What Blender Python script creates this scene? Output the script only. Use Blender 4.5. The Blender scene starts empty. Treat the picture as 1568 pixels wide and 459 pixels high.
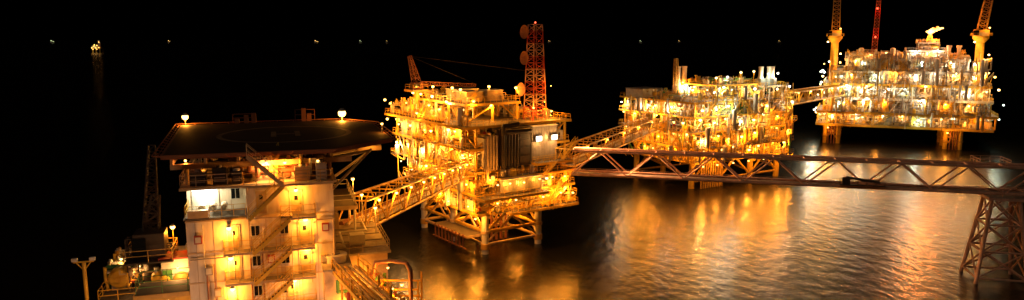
import bpy, math, random
from mathutils import Vector, Matrix
R = math.radians
scene = bpy.context.scene

# ------------------------------------------------------------------ materials
MATS = {}
def paint(name, col, rough=0.5, metal=0.0, dirt=0.45, dirtcol=(0.12, 0.06, 0.03), scale=0.6, stretch=1.0, bump=0.0, spec=0.4):
    m = bpy.data.materials.new(name); m.use_nodes = True
    nt = m.node_tree; N = nt.nodes; L = nt.links
    b = N['Principled BSDF']
    tc = N.new('ShaderNodeTexCoord'); mp = N.new('ShaderNodeMapping')
    mp.inputs['Scale'].default_value = (1, 1, stretch)
    L.new(tc.outputs['Object'], mp.inputs['Vector'])
    n1 = N.new('ShaderNodeTexNoise'); n1.inputs['Scale'].default_value = scale; n1.inputs['Detail'].default_value = 8
    n1.inputs['Roughness'].default_value = 0.65
    L.new(mp.outputs[0], n1.inputs['Vector'])
    r = N.new('ShaderNodeValToRGB')
    r.color_ramp.elements[0].position = 0.42; r.color_ramp.elements[1].position = 0.75
    r.color_ramp.elements[0].color = (0, 0, 0, 1); r.color_ramp.elements[1].color = (dirt, dirt, dirt, 1)
    L.new(n1.outputs['Fac'], r.inputs[0])
    mx = N.new('ShaderNodeMixRGB'); mx.inputs[1].default_value = (*col, 1); mx.inputs[2].default_value = (*dirtcol, 1)
    L.new(r.outputs[0], mx.inputs[0]); L.new(mx.outputs[0], b.inputs['Base Color'])
    b.inputs['Roughness'].default_value = rough; b.inputs['Metallic'].default_value = metal
    b.inputs['Specular IOR Level'].default_value = spec
    if bump > 0:
        bp = N.new('ShaderNodeBump'); bp.inputs['Strength'].default_value = bump; bp.inputs['Distance'].default_value = 0.05
        L.new(n1.outputs['Fac'], bp.inputs['Height']); L.new(bp.outputs[0], b.inputs['Normal'])
    MATS[name] = m; return m
def emis(name, col, s):
    m = bpy.data.materials.new(name); m.use_nodes = True
    nt = m.node_tree; nt.nodes.clear()
    e = nt.nodes.new('ShaderNodeEmission'); e.inputs[0].default_value = (*col, 1); e.inputs[1].default_value = s
    o = nt.nodes.new('ShaderNodeOutputMaterial'); nt.links.new(e.outputs[0], o.inputs[0])
    m.cycles.emission_sampling = 'NONE'
    MATS[name] = m; return m
paint('yellow', (0.74, 0.46, 0.05)); paint('yellow2', (0.6, 0.36, 0.07), dirt=0.7)
paint('white', (0.72, 0.70, 0.64)); paint('grey', (0.30, 0.29, 0.28)); paint('steel', (0.42, 0.41, 0.39), 0.35, 0.6)
paint('dark', (0.035, 0.03, 0.026), 0.6); paint('black', (0.015, 0.014, 0.013), 0.6)
paint('deckgrey', (0.12, 0.11, 0.10), 0.8, scale=1.2); paint('red', (0.45, 0.05, 0.025)); paint('rust', (0.26, 0.10, 0.05), 0.8)
paint('salmon', (0.66, 0.40, 0.29), 0.7, dirt=0.6); paint('green', (0.08, 0.30, 0.08)); paint('tan', (0.58, 0.44, 0.27), dirt=0.6)
paint('facade', (0.78, 0.72, 0.62), 0.55, dirt=0.6, scale=0.8, stretch=0.2, dirtcol=(0.34, 0.20, 0.12))
paint('roofpaint', (0.36, 0.32, 0.26), 0.75, dirt=0.8, scale=0.7, bump=0.3)
paint('helipaint', (0.05, 0.03, 0.022), 0.75, scale=0.3); paint('marking', (0.34, 0.22, 0.12), 0.7, dirt=0.8)
paint('hull', (0.10, 0.05, 0.04), 0.6); paint('stack', (0.62, 0.50, 0.38), 0.5, 0.2)
gl = bpy.data.materials.new('glass'); gl.use_nodes = True
gl.node_tree.nodes['Principled BSDF'].inputs['Base Color'].default_value = (0.01, 0.012, 0.015, 1)
gl.node_tree.nodes['Principled BSDF'].inputs['Roughness'].default_value = 0.08
MATS['glass'] = gl
SOD = (1.0, 0.32, 0.025); WARM = (1.0, 0.46, 0.12); WHT = (1.0, 0.80, 0.52); GRN = (0.82, 1.0, 0.72); REDL = (1.0, 0.06, 0.02)
emis('b_sod', (1.0, 0.56, 0.12), 9); emis('b_warm', (1.0, 0.68, 0.24), 9); emis('b_wht', (1.0, 0.94, 0.80), 8)
emis('b_grn', (0.80, 1.0, 0.90), 6); emis('b_red', (1.0, 0.10, 0.04), 5); emis('b_dist', (1.0, 0.55, 0.16), 2.4); emis('b_distw', (0.9, 1.0, 0.5), 1.3)
emis('b_rig', (1.0, 0.5, 0.12), 7)
LC = {'sod': (SOD, 'b_sod'), 'warm': (WARM, 'b_warm'), 'wht': (WHT, 'b_wht'), 'grn': (GRN, 'b_grn'), 'red': (REDL, 'b_red')}
fm = bpy.data.materials.new('flame'); fm.use_nodes = True
nt = fm.node_tree; nt.nodes.clear()
tc = nt.nodes.new('ShaderNodeTexCoord'); nz = nt.nodes.new('ShaderNodeTexNoise'); nz.inputs['Scale'].default_value = 0.5
cr = nt.nodes.new('ShaderNodeValToRGB'); cr.color_ramp.elements[0].color = (1, 0.22, 0.02, 1); cr.color_ramp.elements[1].color = (1, 0.60, 0.20, 1)
cr.color_ramp.elements[0].position = .35; cr.color_ramp.elements[1].position = .6
e = nt.nodes.new('ShaderNodeEmission'); e.inputs[1].default_value = 5; o = nt.nodes.new('ShaderNodeOutputMaterial')
nt.links.new(tc.outputs['Object'], nz.inputs[0]); nt.links.new(nz.outputs[0], cr.inputs[0]); nt.links.new(cr.outputs[0], e.inputs[0]); nt.links.new(e.outputs[0], o.inputs[0])
fm.cycles.emission_sampling = 'NONE'; MATS['flame'] = fm

# ------------------------------------------------------------------ mesh builder
class MB:
    def __init__(s, name, parent=None):
        s.name = name; s.parent = parent; s.v = []; s.f = []; s.m = []; s.s = []; s.ml = []
    def mi(s, n):
        if n not in s.ml: s.ml.append(n)
        return s.ml.index(n)
    def add(s, vs, fs, m, sm=False):
        o = len(s.v); s.v.extend([tuple(a) for a in vs]); k = s.mi(m)
        for f in fs:
            s.f.append([o + i for i in f]); s.m.append(k); s.s.append(sm)
    def box(s, x0, x1, y0, y1, z0, z1, m):
        s.add([(x0,y0,z0),(x1,y0,z0),(x1,y1,z0),(x0,y1,z0),(x0,y0,z1),(x1,y0,z1),(x1,y1,z1),(x0,y1,z1)],
              [(3,2,1,0),(4,5,6,7),(0,1,5,4),(1,2,6,5),(2,3,7,6),(3,0,4,7)], m)
    def ax(s, p, q):
        d = (q - p).normalized(); up = Vector((0,0,1)) if abs(d.z) < 0.95 else Vector((0,1,0))
        a = d.cross(up).normalized(); b = a.cross(d).normalized(); return a, b
    def beam(s, p, q, w, m, h=None):
        p = Vector(p); q = Vector(q)
        if (q-p).length < 1e-4: return
        h = h or w; a, b = s.ax(p, q); a = a*w/2; b = b*h/2
        s.add([p-a-b,p+a-b,p+a+b,p-a+b,q-a-b,q+a-b,q+a+b,q-a+b],
              [(3,2,1,0),(4,5,6,7),(0,1,5,4),(1,2,6,5),(2,3,7,6),(3,0,4,7)], m)
    def cyl(s, p, q, r, m, n=8, r2=None, caps=True):
        p = Vector(p); q = Vector(q)
        if (q-p).length < 1e-4: return
        r2 = r if r2 is None else r2; a, b = s.ax(p, q); vs = []
        for c, rr in ((p, r), (q, r2)):
            for i in range(n):
                t = 2*math.pi*i/n; vs.append(c + a*math.cos(t)*rr + b*math.sin(t)*rr)
        s.add(vs, [(i,(i+1)%n,n+(i+1)%n,n+i) for i in range(n)], m, True)
        if caps: s.add(vs, [tuple(range(n-1,-1,-1)), tuple(range(n,2*n))], m)
    def vessel(s, p, q, r, m, n=14):
        p = Vector(p); q = Vector(q); d = (q-p).normalized()
        s.cyl(p, q, r, m, n, caps=False)
        for c, e in ((p, -d), (q, d)):
            s.cyl(c, c+e*r*0.3, r, m, n, r*0.8, caps=False); s.cyl(c+e*r*0.3, c+e*r*0.5, r*0.8, m, n, r*0.3)
    def ball(s, c, r, m, n=8, k=5, sz=1.0):
        c = Vector(c); vs = [c+Vector((0,0,-r*sz))]
        for j in range(1, k):
            ph = -math.pi/2+math.pi*j/k
            for i in range(n):
                t = 2*math.pi*i/n; vs.append(c+Vector((r*math.cos(ph)*math.cos(t), r*math.cos(ph)*math.sin(t), r*sz*math.sin(ph))))
        vs.append(c+Vector((0,0,r*sz))); fs = []
        for i in range(n): fs.append((0, 1+(i+1)%n, 1+i))
        for j in range(k-2):
            for i in range(n):
                a = 1+j*n; fs.append((a+i, a+(i+1)%n, a+n+(i+1)%n, a+n+i))
        a = 1+(k-2)*n
        for i in range(n): fs.append((a+i, a+(i+1)%n, len(vs)-1))
        s.add(vs, fs, m, True)
    def pipe(s, pts, r, m, n=8):
        for i in range(len(pts)-1):
            s.cyl(pts[i], pts[i+1], r, m, n)
            if i: s.ball(pts[i], r*1.02, m, n, 5)
    def done(s):
        if not s.v: return None
        me = bpy.data.meshes.new(s.name); me.from_pydata(s.v, [], s.f)
        for n in s.ml: me.materials.append(MATS[n])
        me.polygons.foreach_set('material_index', s.m); me.polygons.foreach_set('use_smooth', s.s); me.update()
        o = bpy.data.objects.new(s.name, me); scene.collection.objects.link(o)
        if s.parent: o.parent = s.parent
        return o
def empty(name, loc=(0,0,0), rot=(0,0,0)):
    e = bpy.data.objects.new(name, None); e.location = loc; e.rotation_euler = rot; e.empty_display_size = 2
    scene.collection.objects.link(e); return e
LD = {}
def plight(parent, loc, col, power, rad=0.25):
    k = (col, round(power), rad)
    if k not in LD:
        l = bpy.data.lights.new('lamp_light', 'POINT'); l.color = col; l.energy = power; l.shadow_soft_size = rad; LD[k] = l
    o = bpy.data.objects.new('lamp_light', LD[k]); o.location = loc; o.parent = parent; scene.collection.objects.link(o)
def spot(parent, loc, target, col, power, ang, rad=.4):
    l = bpy.data.lights.new('flood_spot','SPOT'); l.color = col; l.energy = power; l.spot_size = R(ang); l.spot_blend = .5; l.shadow_soft_size = rad
    o = bpy.data.objects.new('flood_spot', l); o.location = loc; o.rotation_euler = (Vector(target)-Vector(loc)).to_track_quat('-Z','Y').to_euler(); o.parent = parent; scene.collection.objects.link(o)
def lamp(mb, parent, p, kind='sod', power=700, r=0.3, light=True, n=8):
    col, bm = LC[kind]; x, y, z = p
    mb.cyl((x,y,z+r*0.6), (x,y,z+r*1.3), r*1.1, 'grey', n, r*0.4)
    mb.ball((x,y,z), r, bm, n, 5)
    if light: plight(parent, (x, y, z-r-0.25), col, power, 0.2)

# ------------------------------------------------------------------ structural parts
def rail(mb, pts, m='yellow', h=1.1, sp=1.5, t=0.06, toe=False):
    for i in range(len(pts)-1):
        p = Vector(pts[i]); q = Vector(pts[i+1]); L = (q-p).length; k = max(1, int(L/sp))
        for j in range(k+1):
            a = p.lerp(q, j/k); mb.beam(a, a+Vector((0,0,h)), t, m)
        for hh in (h, h*0.55): mb.beam(p+Vector((0,0,hh)), q+Vector((0,0,hh)), t*0.9, m)
        if toe: mb.beam(p+Vector((0,0,0.08)), q+Vector((0,0,0.08)), 0.03, m, 0.15)
def rect(u0,u1,v0,v1,z): return [(u0,v0,z),(u1,v0,z),(u1,v1,z),(u0,v1,z),(u0,v0,z)]
def deck(mb, u0,u1,v0,v1,z, m='deckgrey', em='yellow', joist=3.0, railm='yellow', dep=0.5, rails=True):
    mb.box(u0,u1,v0,v1,z-0.12,z,m)
    for (p,q) in (((u0,v0),(u1,v0)),((u1,v0),(u1,v1)),((u1,v1),(u0,v1)),((u0,v1),(u0,v0))):
        mb.beam((p[0],p[1],z-dep/2-0.02),(q[0],q[1],z-dep/2-0.02),0.28,em,dep)
    k = max(1,int((u1-u0)/joist))
    for i in range(1,k):
        x = u0+(u1-u0)*i/k; mb.beam((x,v0+.2,z-0.37),(x,v1-.2,z-0.37),0.18,em,0.45)
    k = max(1,int((v1-v0)/(joist*2)))
    for i in range(1,k):
        y = v0+(v1-v0)*i/k; mb.beam((u0+.2,y,z-0.45),(u1-.2,y,z-0.45),0.2,em,0.6)
    if rails: rail(mb, [(a,b,z) for a,b,_ in rect(u0+.1,u1-.1,v0+.1,v1-.1,z)], railm)
def stair(mb, a, b, wdir, w, m='yellow', steps=None, tread=None):
    a = Vector(a); b = Vector(b); wd = Vector(wdir).normalized()*w
    for o in (Vector((0,0,0)), wd):
        mb.beam(a+o, b+o, 0.07, m, 0.28); mb.beam(a+o+Vector((0,0,1)), b+o+Vector((0,0,1)), 0.05, m)
        mb.beam(a+o+Vector((0,0,.55)), b+o+Vector((0,0,.55)), 0.035, m)
        for k in range(5):
            c = a.lerp(b,k/4)+o; mb.beam(c, c+Vector((0,0,1)), 0.05, m)
    n = steps or max(3,int(abs(b.z-a.z)/0.22))
    for i in range(n):
        c = a.lerp(b,(i+.5)/n); mb.beam(c, c+wd, 0.24, tread or m, 0.04)
def lattice(mb, p, q, w0, w1, n, ma, mb2, rl=0.12, rb=0.06, alt=1):
    p = Vector(p); q = Vector(q); a, b = mb.ax(p, q)
    def cor(t, i):
        w = (w0+(w1-w0)*t)/2; sg = ((-1,-1),(1,-1),(1,1),(-1,1))[i]; return p.lerp(q,t)+a*w*sg[0]+b*w*sg[1]
    for j in range(n):
        t0 = j/n; t1 = (j+1)/n; m = ma if (j//alt)%2==0 else mb2
        for i in range(4):
            k = (i+1)%4
            mb.beam(cor(t0,i),cor(t1,i),rl*2,m); mb.beam(cor(t1,i),cor(t1,k),rb*2,m)
            if j%2==0: mb.beam(cor(t0,i),cor(t1,k),rb*2,m)
            else: mb.beam(cor(t0,k),cor(t1,i),rb*2,m)
def frames(mb, us, vs, z0, z1, m, w=0.45, brace=0.5, rng=random, inner=False):
    for i,u in enumerate(us):
        for j,v in enumerate(vs):
            mb.beam((u,v,z0),(u,v,z1),w,m)
    for i in range(len(us)-1):
        for v in (vs[0],vs[-1]):
            if rng.random()<brace:
                a,b = us[i],us[i+1]; 
                if rng.random()<.5: mb.cyl((a,v,z0),(b,v,z1),.16,m,6)
                else:
                    mb.cyl((a,v,z0),((a+b)/2,v,z1),.14,m,6); mb.cyl((b,v,z0),((a+b)/2,v,z1),.14,m,6)
    for j in range(len(vs)-1):
        for u in (us[0],us[-1]):
            if rng.random()<brace:
                a,b = vs[j],vs[j+1]; mb.cyl((u,a,z0),(u,b,z1),.16,m,6)
def clutter(mb, rng, u0,u1,v0,v1,z0,z1,n, pal, tall=1.0):
    H = z1-z0
    for _ in range(n):
        u = rng.uniform(u0+.6,u1-.6); v = rng.uniform(v0+.6,v1-.6); m = rng.choice(pal); t = rng.random()
        if t < 0.10:
            r = rng.uniform(.4,.95); L = rng.uniform(2,4.5); zz = z0+r+rng.uniform(.3,.9)
            if zz + r > z1: continue
            if rng.random()<.6:
                a=(max(u0+.5,u-L/2),v,zz); b=(min(u1-.5,u+L/2),v,zz); 
                for x in (a[0]+.5,b[0]-.5): mb.box(x-.12,x+.12,v-r*.8,v+r*.8,z0,zz-r*.6,'grey')
            else:
                a=(u,max(v0+.5,v-L/2),zz); b=(u,min(v1-.5,v+L/2),zz)
                for y in (a[1]+.5,b[1]-.5): mb.box(u-r*.8,u+r*.8,y-.12,y+.12,z0,zz-r*.6,'grey')
            if (Vector(b)-Vector(a)).length>1: mb.vessel(a,b,r,m)
        elif t < 0.18:
            r = rng.uniform(.3,.8); h = min(H*rng.uniform(.5,.85),5)*tall
            mb.cyl((u,v,z0),(u,v,z0+.3),r*.8,'grey',12); mb.vessel((u,v,z0+.3+r*.5),(u,v,z0+h),r,m,12)
            mb.pipe([(u,v,z0+h+r*.4),(u,v,z0+h+r*.5+.4),(u+rng.choice((-1,1))*1.2,v,z0+h+r*.5+.4),(u+1.2,v,z0+.5)],.09,m,6)
        elif t < 0.30:
            a,b,h = rng.uniform(.5,1.5),rng.uniform(.5,1.3),rng.uniform(.8,min(2.6,H*.7))
            mb.box(u-a,u+a,v-b,v+b,z0+.15,z0+h,m); mb.box(u-a-.1,u+a+.1,v-b-.1,v+b+.1,z0,z0+.15,'grey')
            mb.box(u-a*.5,u+a*.3,v-b*.6,v+b*.5,z0+h,z0+h+.35,rng.choice(pal))
            k = max(2,int(a*2/.5))
            for i in range(k+1):
                x = u-a+2*a*i/k; mb.box(x-.03,x+.03,v-b-.05,v-b,z0+.2,z0+h-.05,'grey')
            mb.box(u-a*.6,u-a*.1,v-b-.08,v-b-.052,z0+.4,z0+h*.8,'dark')
        elif t < 0.74:
            r = rng.choice((.07,.09,.12,.16,.22)); L = rng.uniform(2,9); zz = z0+rng.uniform(.4,H-.6); k = rng.choice((1,1,2,3))
            for i in range(k):
                o = i*r*3
                if rng.random()<.5 or k>1:
                    a=(max(u0,u-L/2),v+o,zz); b=(min(u1,u+L/2),v+o,zz)
                else:
                    a=(u+o,max(v0,v-L/2),zz); b=(u+o,min(v1,v+L/2),zz)
                e1 = rng.choice((z0,z1-.3)); e2 = rng.choice((z0,z1-.3))
                mb.pipe([(a[0],a[1],e1),a,b,(b[0],b[1],e2)],r,m,6)
            if rng.random()<.5:
                mb.cyl((u-.25,v,zz),(u+.25,v,zz),r*2,'red' if rng.random()<.2 else m,8); mb.cyl((u,v,zz),(u,v,zz+.6),.05,m,6); mb.cyl((u,v,zz+.6),(u,v,zz+.65),.25,m,8)
        elif t < 0.84:
            r = rng.choice((.08,.12,.2)); mb.cyl((u,v,z0),(u,v,z1-.15),r,m,6)
        elif t < 0.92:
            L = rng.uniform(3,8); zz = z1-rng.uniform(.8,1.4); a=max(u0,u-L/2); b=min(u1,u+L/2)
            for o in (0,.5): mb.beam((a,v+o,zz),(b,v+o,zz),.05,m,.14)
            for i in range(int((b-a)/.5)): mb.beam((a+.25+i*.5,v,zz),(a+.25+i*.5,v+.5,zz),.05,m)
        elif t < 0.96:
            L = rng.uniform(1.2,3.2); h = rng.uniform(1.5,H*.85); 
            mb.box(u-L/2,u+L/2,v-.04,v+.04,z0+.1,z0+h,m)
            for i in range(int(L/.4)+1): mb.box(u-L/2+i*.4-.03,u-L/2+i*.4+.03,v-.1,v-.042,z0+.1,z0+h,m)
        else:
            L = min(H*.9,4)
            if u+L<u1: stair(mb,(u,v,z0),(u+L,v,z1-.1),(0,1,0),.8,'yellow')
def outside(mb, rng, axis, a0, a1, off, zs, n, pal, sgn=-1):
    """risers, ladders, braces, stairs and small balconies hung on the outer face of a deck stack"""
    def P(a, o, z): return Vector((a, off+sgn*o, z)) if axis=='u' else Vector((off+sgn*o, a, z))
    for _ in range(n):
        a = rng.uniform(a0+.5,a1-.5); i = rng.randrange(len(zs)-1); z0 = zs[i]; z1 = zs[min(len(zs)-1,i+rng.choice((1,1,2,3)))]
        t = rng.random(); m = rng.choice(pal); o = rng.uniform(.25,.8)
        if t < .34:
            r = rng.choice((.08,.12,.18,.28)); b = a+rng.choice((-1,1))*rng.uniform(0,2.5)
            zm = rng.uniform(z0+.5,z1-.3); mb.pipe([P(a,o,z0-1),P(a,o,zm),P(b,o,zm),P(b,o,z1+.6)],r,m,6)
        elif t < .46:
            for q in (0,.5): mb.beam(P(a+q,.3,z0),P(a+q,.3,z1+1),.07,'yellow')
            for k in range(int((z1-z0)/.4)): mb.beam(P(a,.3,z0+.4*k),P(a+.5,.3,z0+.4*k),.05,'yellow')
        elif t < .60:
            z1 = zs[i+1]; L = (z1-z0)*.9*rng.choice((-1,1))
            if a0 < a+L < a1:
                w = (0,sgn,0) if axis=='u' else (sgn,0,0); stair(mb,P(a,.2,z0),P(a+L,.2,z1),w,.8,'yellow')
        elif t < .76:
            L = rng.uniform(2,5); d = rng.uniform(1,2.2); z = z0+rng.choice((0,.0,1.8)); b = min(a1,a+L)
            c = [P(a,0,z),P(a,d,z),P(b,d,z),P(b,0,z)]
            mb.add([x for x in c]+[x-Vector((0,0,.15)) for x in c],[(0,1,2,3),(7,6,5,4),(0,4,5,1),(1,5,6,2),(2,6,7,3)],'deckgrey'); rail(mb,c,'yellow',1.1,1.0,.055)
            mb.beam(P(a,0,z-1.5),P(a,d,z-.15),.12,'yellow'); mb.beam(P(b,0,z-1.5),P(b,d,z-.15),.12,'yellow')
            if rng.random()<.6:
                r=rng.uniform(.3,.6); mb.vessel(P((a+b)/2,d*.5,z+.2),P((a+b)/2,d*.5,z+1.9),r,m,10)
        elif t < .9:
            b = min(a1,a+rng.uniform(3,7)); mb.cyl(P(a,.1,z0),P(b,.1,zs[i+1]),.14,m,6)
        else:
            r = rng.uniform(.4,.8); mb.vessel(P(a,r+.1,z0+.3),P(a,r+.1,min(z1,z0+6)),r,m,12)
def lights(mb, par, rng, u0,u1,v0,v1,z, kinds, power, r, sp=5.5, prob=.8, sides='flrbi'):
    P = []; X = 1.1
    nu = max(1,int((u1-u0)/sp)); nv = max(1,int((v1-v0)/sp))
    if 'f' in sides: P += [(u0+(i+.5)*(u1-u0)/nu, v0-X) for i in range(nu)]
    if 'b' in sides: P += [(u0+(i+.5)*(u1-u0)/nu, v1+X) for i in range(0,nu,3)]
    if 'l' in sides: P += [(u0-X, v0+(i+.5)*(v1-v0)/nv) for i in range(nv)]
    if 'r' in sides: P += [(u1+X, v0+(i+.5)*(v1-v0)/nv) for i in range(0,nv,2)]
    if 'i' in sides:
        P += [(u0+(i+.5)*(u1-u0)/nu, v0+3+rng.uniform(0,max(1,(v1-v0)*.3))) for i in range(0,nu)]
    for (a,b) in P:
        if rng.random()>prob: continue
        a += rng.uniform(-1.3,1.3) if 'l' not in sides or b<v0 or b>v0+3 else 0; zz = z-rng.uniform(-.6,1.7)
        b += rng.uniform(-.4,1.2)
        lamp(mb, par, (a, b, zz), rng.choice(kinds), power*rng.uniform(.5,1.5)//100*100, r*rng.uniform(.6,1.3), n=8)

# ------------------------------------------------------------------ WORLD, CAMERA
w = bpy.data.worlds.new('World'); scene.world = w; w.use_nodes = True
bg = w.node_tree.nodes['Background']; sky = w.node_tree.nodes.new('ShaderNodeTexSky'); sky.sky_type = 'NISHITA'; sky.sun_disc = False
sky.sun_elevation = R(-6); sky.sun_rotation = R(200); w.node_tree.links.new(sky.outputs[0], bg.inputs[0]); bg.inputs[1].default_value = 0.004
sl = bpy.data.lights.new('warm_fill_sun','SUN'); sl.energy = 0.17; sl.angle = R(0.5); sl.color = (1,.72,.50)  # added warm fill that brightens the bridge and its support tower
so = bpy.data.objects.new('warm_fill_sun', sl); so.rotation_euler = (R(58),0,R(-25)); scene.collection.objects.link(so)
cam = bpy.data.cameras.new('camera'); cam.sensor_width = 36; cam.lens = 25.714; cam.clip_end = 60000; cam.clip_start = .5
co = bpy.data.objects.new('camera', cam); co.location = (0,0,45); co.rotation_euler = (R(90-8.6),0,0); scene.collection.objects.link(co); scene.camera = co
scene.view_settings.view_transform = 'Standard'; scene.view_settings.look = 'None'; scene.view_settings.exposure = 0

# ------------------------------------------------------------------ WATER
wm = bpy.data.materials.new('sea_water'); wm.use_nodes = True
N = wm.node_tree.nodes; L = wm.node_tree.links; b = N['Principled BSDF']
b.inputs['Base Color'].default_value = (0.006,0.006,0.005,1); b.inputs['Roughness'].default_value = 0.26; b.inputs['IOR'].default_value = 1.33
tc = N.new('ShaderNodeTexCoord')
mp = N.new('ShaderNodeMapping'); mp.inputs['Scale'].default_value = (1.0,0.6,1); mp.inputs['Rotation'].default_value = (0,0,R(20))
n1 = N.new('ShaderNodeTexNoise'); n1.inputs['Scale'].default_value = .42; n1.inputs['Detail'].default_value = 3
L.new(tc.outputs['Object'], mp.inputs['Vector']); L.new(mp.outputs[0], n1.inputs['Vector'])
bp = N.new('ShaderNodeBump'); bp.inputs['Strength'].default_value = .7; bp.inputs['Distance'].default_value = .28
L.new(n1.outputs['Fac'], bp.inputs['Height']); L.new(bp.outputs[0], b.inputs['Normal'])
MATS['water'] = wm
me = MB('water'); me.add([(-30000,-2000,0),(30000,-2000,0),(30000,45000,0),(-30000,45000,0)],[(0,1,2,3)],'water'); me.done()

# ================================================================== PLATFORM 1 (middle)
rng = random.Random(4)
P1 = empty('oil_production_platform', (-7,147,0), (0,0,R(35)))
pal = ['yellow','yellow2','tan','white','yellow','tan','grey','steel','white']
j = MB('jacket', P1)
legs = [(3,2),(17,2),(3,15),(17,15),(3,29),(17,29)]
for (u,v) in legs:
    j.cyl((u,v,-6),(u,v,12.5),.75,'white',16); j.cyl((u,v,1),(u,v,2.2),.95,'yellow2',16)
    j.cyl((u,v,4.4),(u,v,5.0),.95,'tan',16)
PAIR = ((0,1),(0,2),(1,3),(2,3),(2,4),(3,5),(4,5))
for (a,b_) in PAIR:
    j.cyl((*legs[a],1.9),(*legs[b_],1.9),.35,'tan',10)
    j.cyl((*legs[a],4.7),(*legs[b_],4.7),.38,'yellow',10)
    A=Vector((*legs[a],4.7)); B=Vector((*legs[b_],4.7)); M=(A+B)/2
    j.cyl(A,M+Vector((0,0,4.6)),.32,'yellow',10); j.cyl(B,M+Vector((0,0,4.6)),.32,'yellow',10)
    j.cyl(Vector((*legs[a],2)),M+Vector((0,0,2.7)),.22,'tan',8); j.cyl(Vector((*legs[b_],2)),M+Vector((0,0,2.7)),.22,'tan',8)
for k in range(7): j.cyl((6+k*1.3,10,-3),(6+k*1.3,10,9.4),.3,'rust',8)
for k in range(9): j.cyl((-1.2,4+k*1.5,1.2),(-1.2,4+k*1.5,4.4),.18,'rust',8)
for zz in (1.5,3.9): j.cyl((-1.2,3,zz),(-1.2,17,zz),.16,'rust',8)
deck(j,-1,3,3,17,4.2,'deckgrey','tan',rails=False)
j.done()
s = MB('deck_structure', P1); e = MB('process_equipment', P1); l = MB('floodlights', P1)
Z = [9.6,13.6,18.2,23.0,27.6]
spans = [(-.5,25,-1,18),(-1,24.5,-1.5,32),(-1,24,0,33),(-2,24,0,35),(-3.2,24.5,0,36.5)]
for i,z in enumerate(Z):
    u0,u1,v0,v1 = spans[i]
    deck(s,u0,u1,v0,v1,z,'deckgrey','yellow')
    zn = Z[i+1] if i<4 else 31
    if i<4:
        us = [0,7,13,18,23.2]; vs=[.6,8,15,22,30] if i else [1,8,15]
        frames(s,us,vs,z,zn-.5,'yellow',.38,.6,rng)
        n = 170 if i else 80
        clutter(e,rng,u0+.3,5,v0+.6,v1-1,z,zn-.5,n,pal)
        clutter(e,rng,2,u1-.5,v0+.6,8,z,zn-.5,n//2 if i<2 else 50,pal)
        clutter(e,rng,5,u1-.5,8,v1-1,z,zn-.5,40,pal)
        lights(l,P1,rng,u0,u1,v0,v1,zn-.9,['sod','sod','sod','warm'],1700,.27,sp=4.6,prob=.85,sides='lbi')
        if i<2: lights(l,P1,rng,u0,u1,v0,v1,zn-.9,['sod','sod','warm'],1000,.25,sp=5.0,prob=.8,sides='f')
outside(e,rng,'v',0,34,-1.2,Z+[31],110,pal)
outside(e,rng,'u',-.5,24,-1.0,Z[:3],55,pal)
clutter(e,rng,-3,16,14,36,27.6,30.8,90,pal)
clutter(e,rng,14,24,6,33,27.6,30.2,40,pal)
lights(l,P1,rng,-3.2,24.5,0,36.5,30.6,['sod'],1500,.28,sp=5,prob=.8,sides='li')
deck(s,1,15,6,30,31.6,'deckgrey','yellow'); frames(s,[1.5,8,14.5],[6.5,14,22,29.5],27.6,31,'yellow',.4,.6,rng)
lights(l,P1,rng,1,15,6,30,32.4,['sod','warm','sod'],1300,.3,sp=4.6,prob=.9,sides='lf')
clutter(e,rng,1.5,14.5,6.5,29.5,31.6,33.6,42,pal)
for (a,b_,c,d) in ((3,7,9,14),(5,11,17,21),(9,13,10,13)):
    e.box(a,b_,c,d,31.6,33.8,'tan'); e.box(a-.2,b_+.2,c-.2,d+.2,33.8,33.95,'white')
    for k in range(int((d-c)/.6)): e.box(a-.06,a-.005,c+.3+k*.6,c+.4+k*.6,31.7,33.7,'grey')
for (a,b_) in ((1.5,9),(3,15),(1.5,21),(12,14),(14.5,7)):
    l.cyl((a,b_,31.6),(a,b_,34.4),.07,'yellow',6); lamp(l,P1,(a,b_,34.5),'sod',1300,.3)
s.done(); e.done()
g = MB('generator_house', P1)
g.box(4.6,12.4,-1.3,5.5,18.8,26.6,'black'); g.box(4.3,12.7,-1.6,5.8,26.6,26.9,'dark')
for k in range(6): g.cyl((5.1+k*.75,-1.6,18.4),(5.1+k*.75,-1.6,26.1-(k%2)*.6),.27,'dark',10)
for k in range(4): g.box(9.6,12.2,-1.42,-1.31,19.4+k*1.8,20.7+k*1.8,'dark')
g.vessel((5.5,-2.2,26.2),(11.6,-2.2,26.2),.55,'dark'); g.pipe([(4.9,-2.1,18.8),(4.9,-2.1,27.5),(8.6,-2.1,27.8),(8.6,1,27.8)],.4,'dark',12)
g.box(12.8,19.6,-1.2,3,19.4,26.7,'grey')
for k in range(16): g.box(12.95+k*.42,13.05+k*.42,-1.28,-1.2,19.5,26.6,'steel')
g.box(12.75,19.7,-1.5,3.1,26.7,26.9,'white')
g.box(1.4,4.2,-.9,3,18.4,25.0,'grey')
for k in range(4): g.cyl((1.7+k*.72,-1.3,18.5),(1.7+k*.72,-1.3,25.6),.28,'tan',10)
g.box(3.5,13.5,-3.9,-2.9,14.0,16.6,'grey'); g.box(3.4,13.6,-4.0,-2.8,16.6,16.75,'white')
for k in range(24): g.box(3.7+k*.4,3.8+k*.4,-3.98,-3.9,14.1,16.5,'steel')
g.done()
s = MB('stairs_and_walkways', P1)
deck(s,3,25,-2.8,-1.0,17.0,'deckgrey','yellow'); deck(s,12.8,22.5,-3.2,-1.3,19.2,'deckgrey','yellow')
stair(s,(14.5,-4.2,17),(17.5,-4.2,19.2),(0,1,0),.9); stair(s,(18.5,-4.2,13.6),(22.5,-4.2,17),(0,1,0),.9); stair(s,(16,-3,9.6),(20.5,-3,13.6),(0,1,0),.9)
stair(s,(20,-3,19.2),(24,-3,23.0),(0,1,0),.9)
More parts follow.
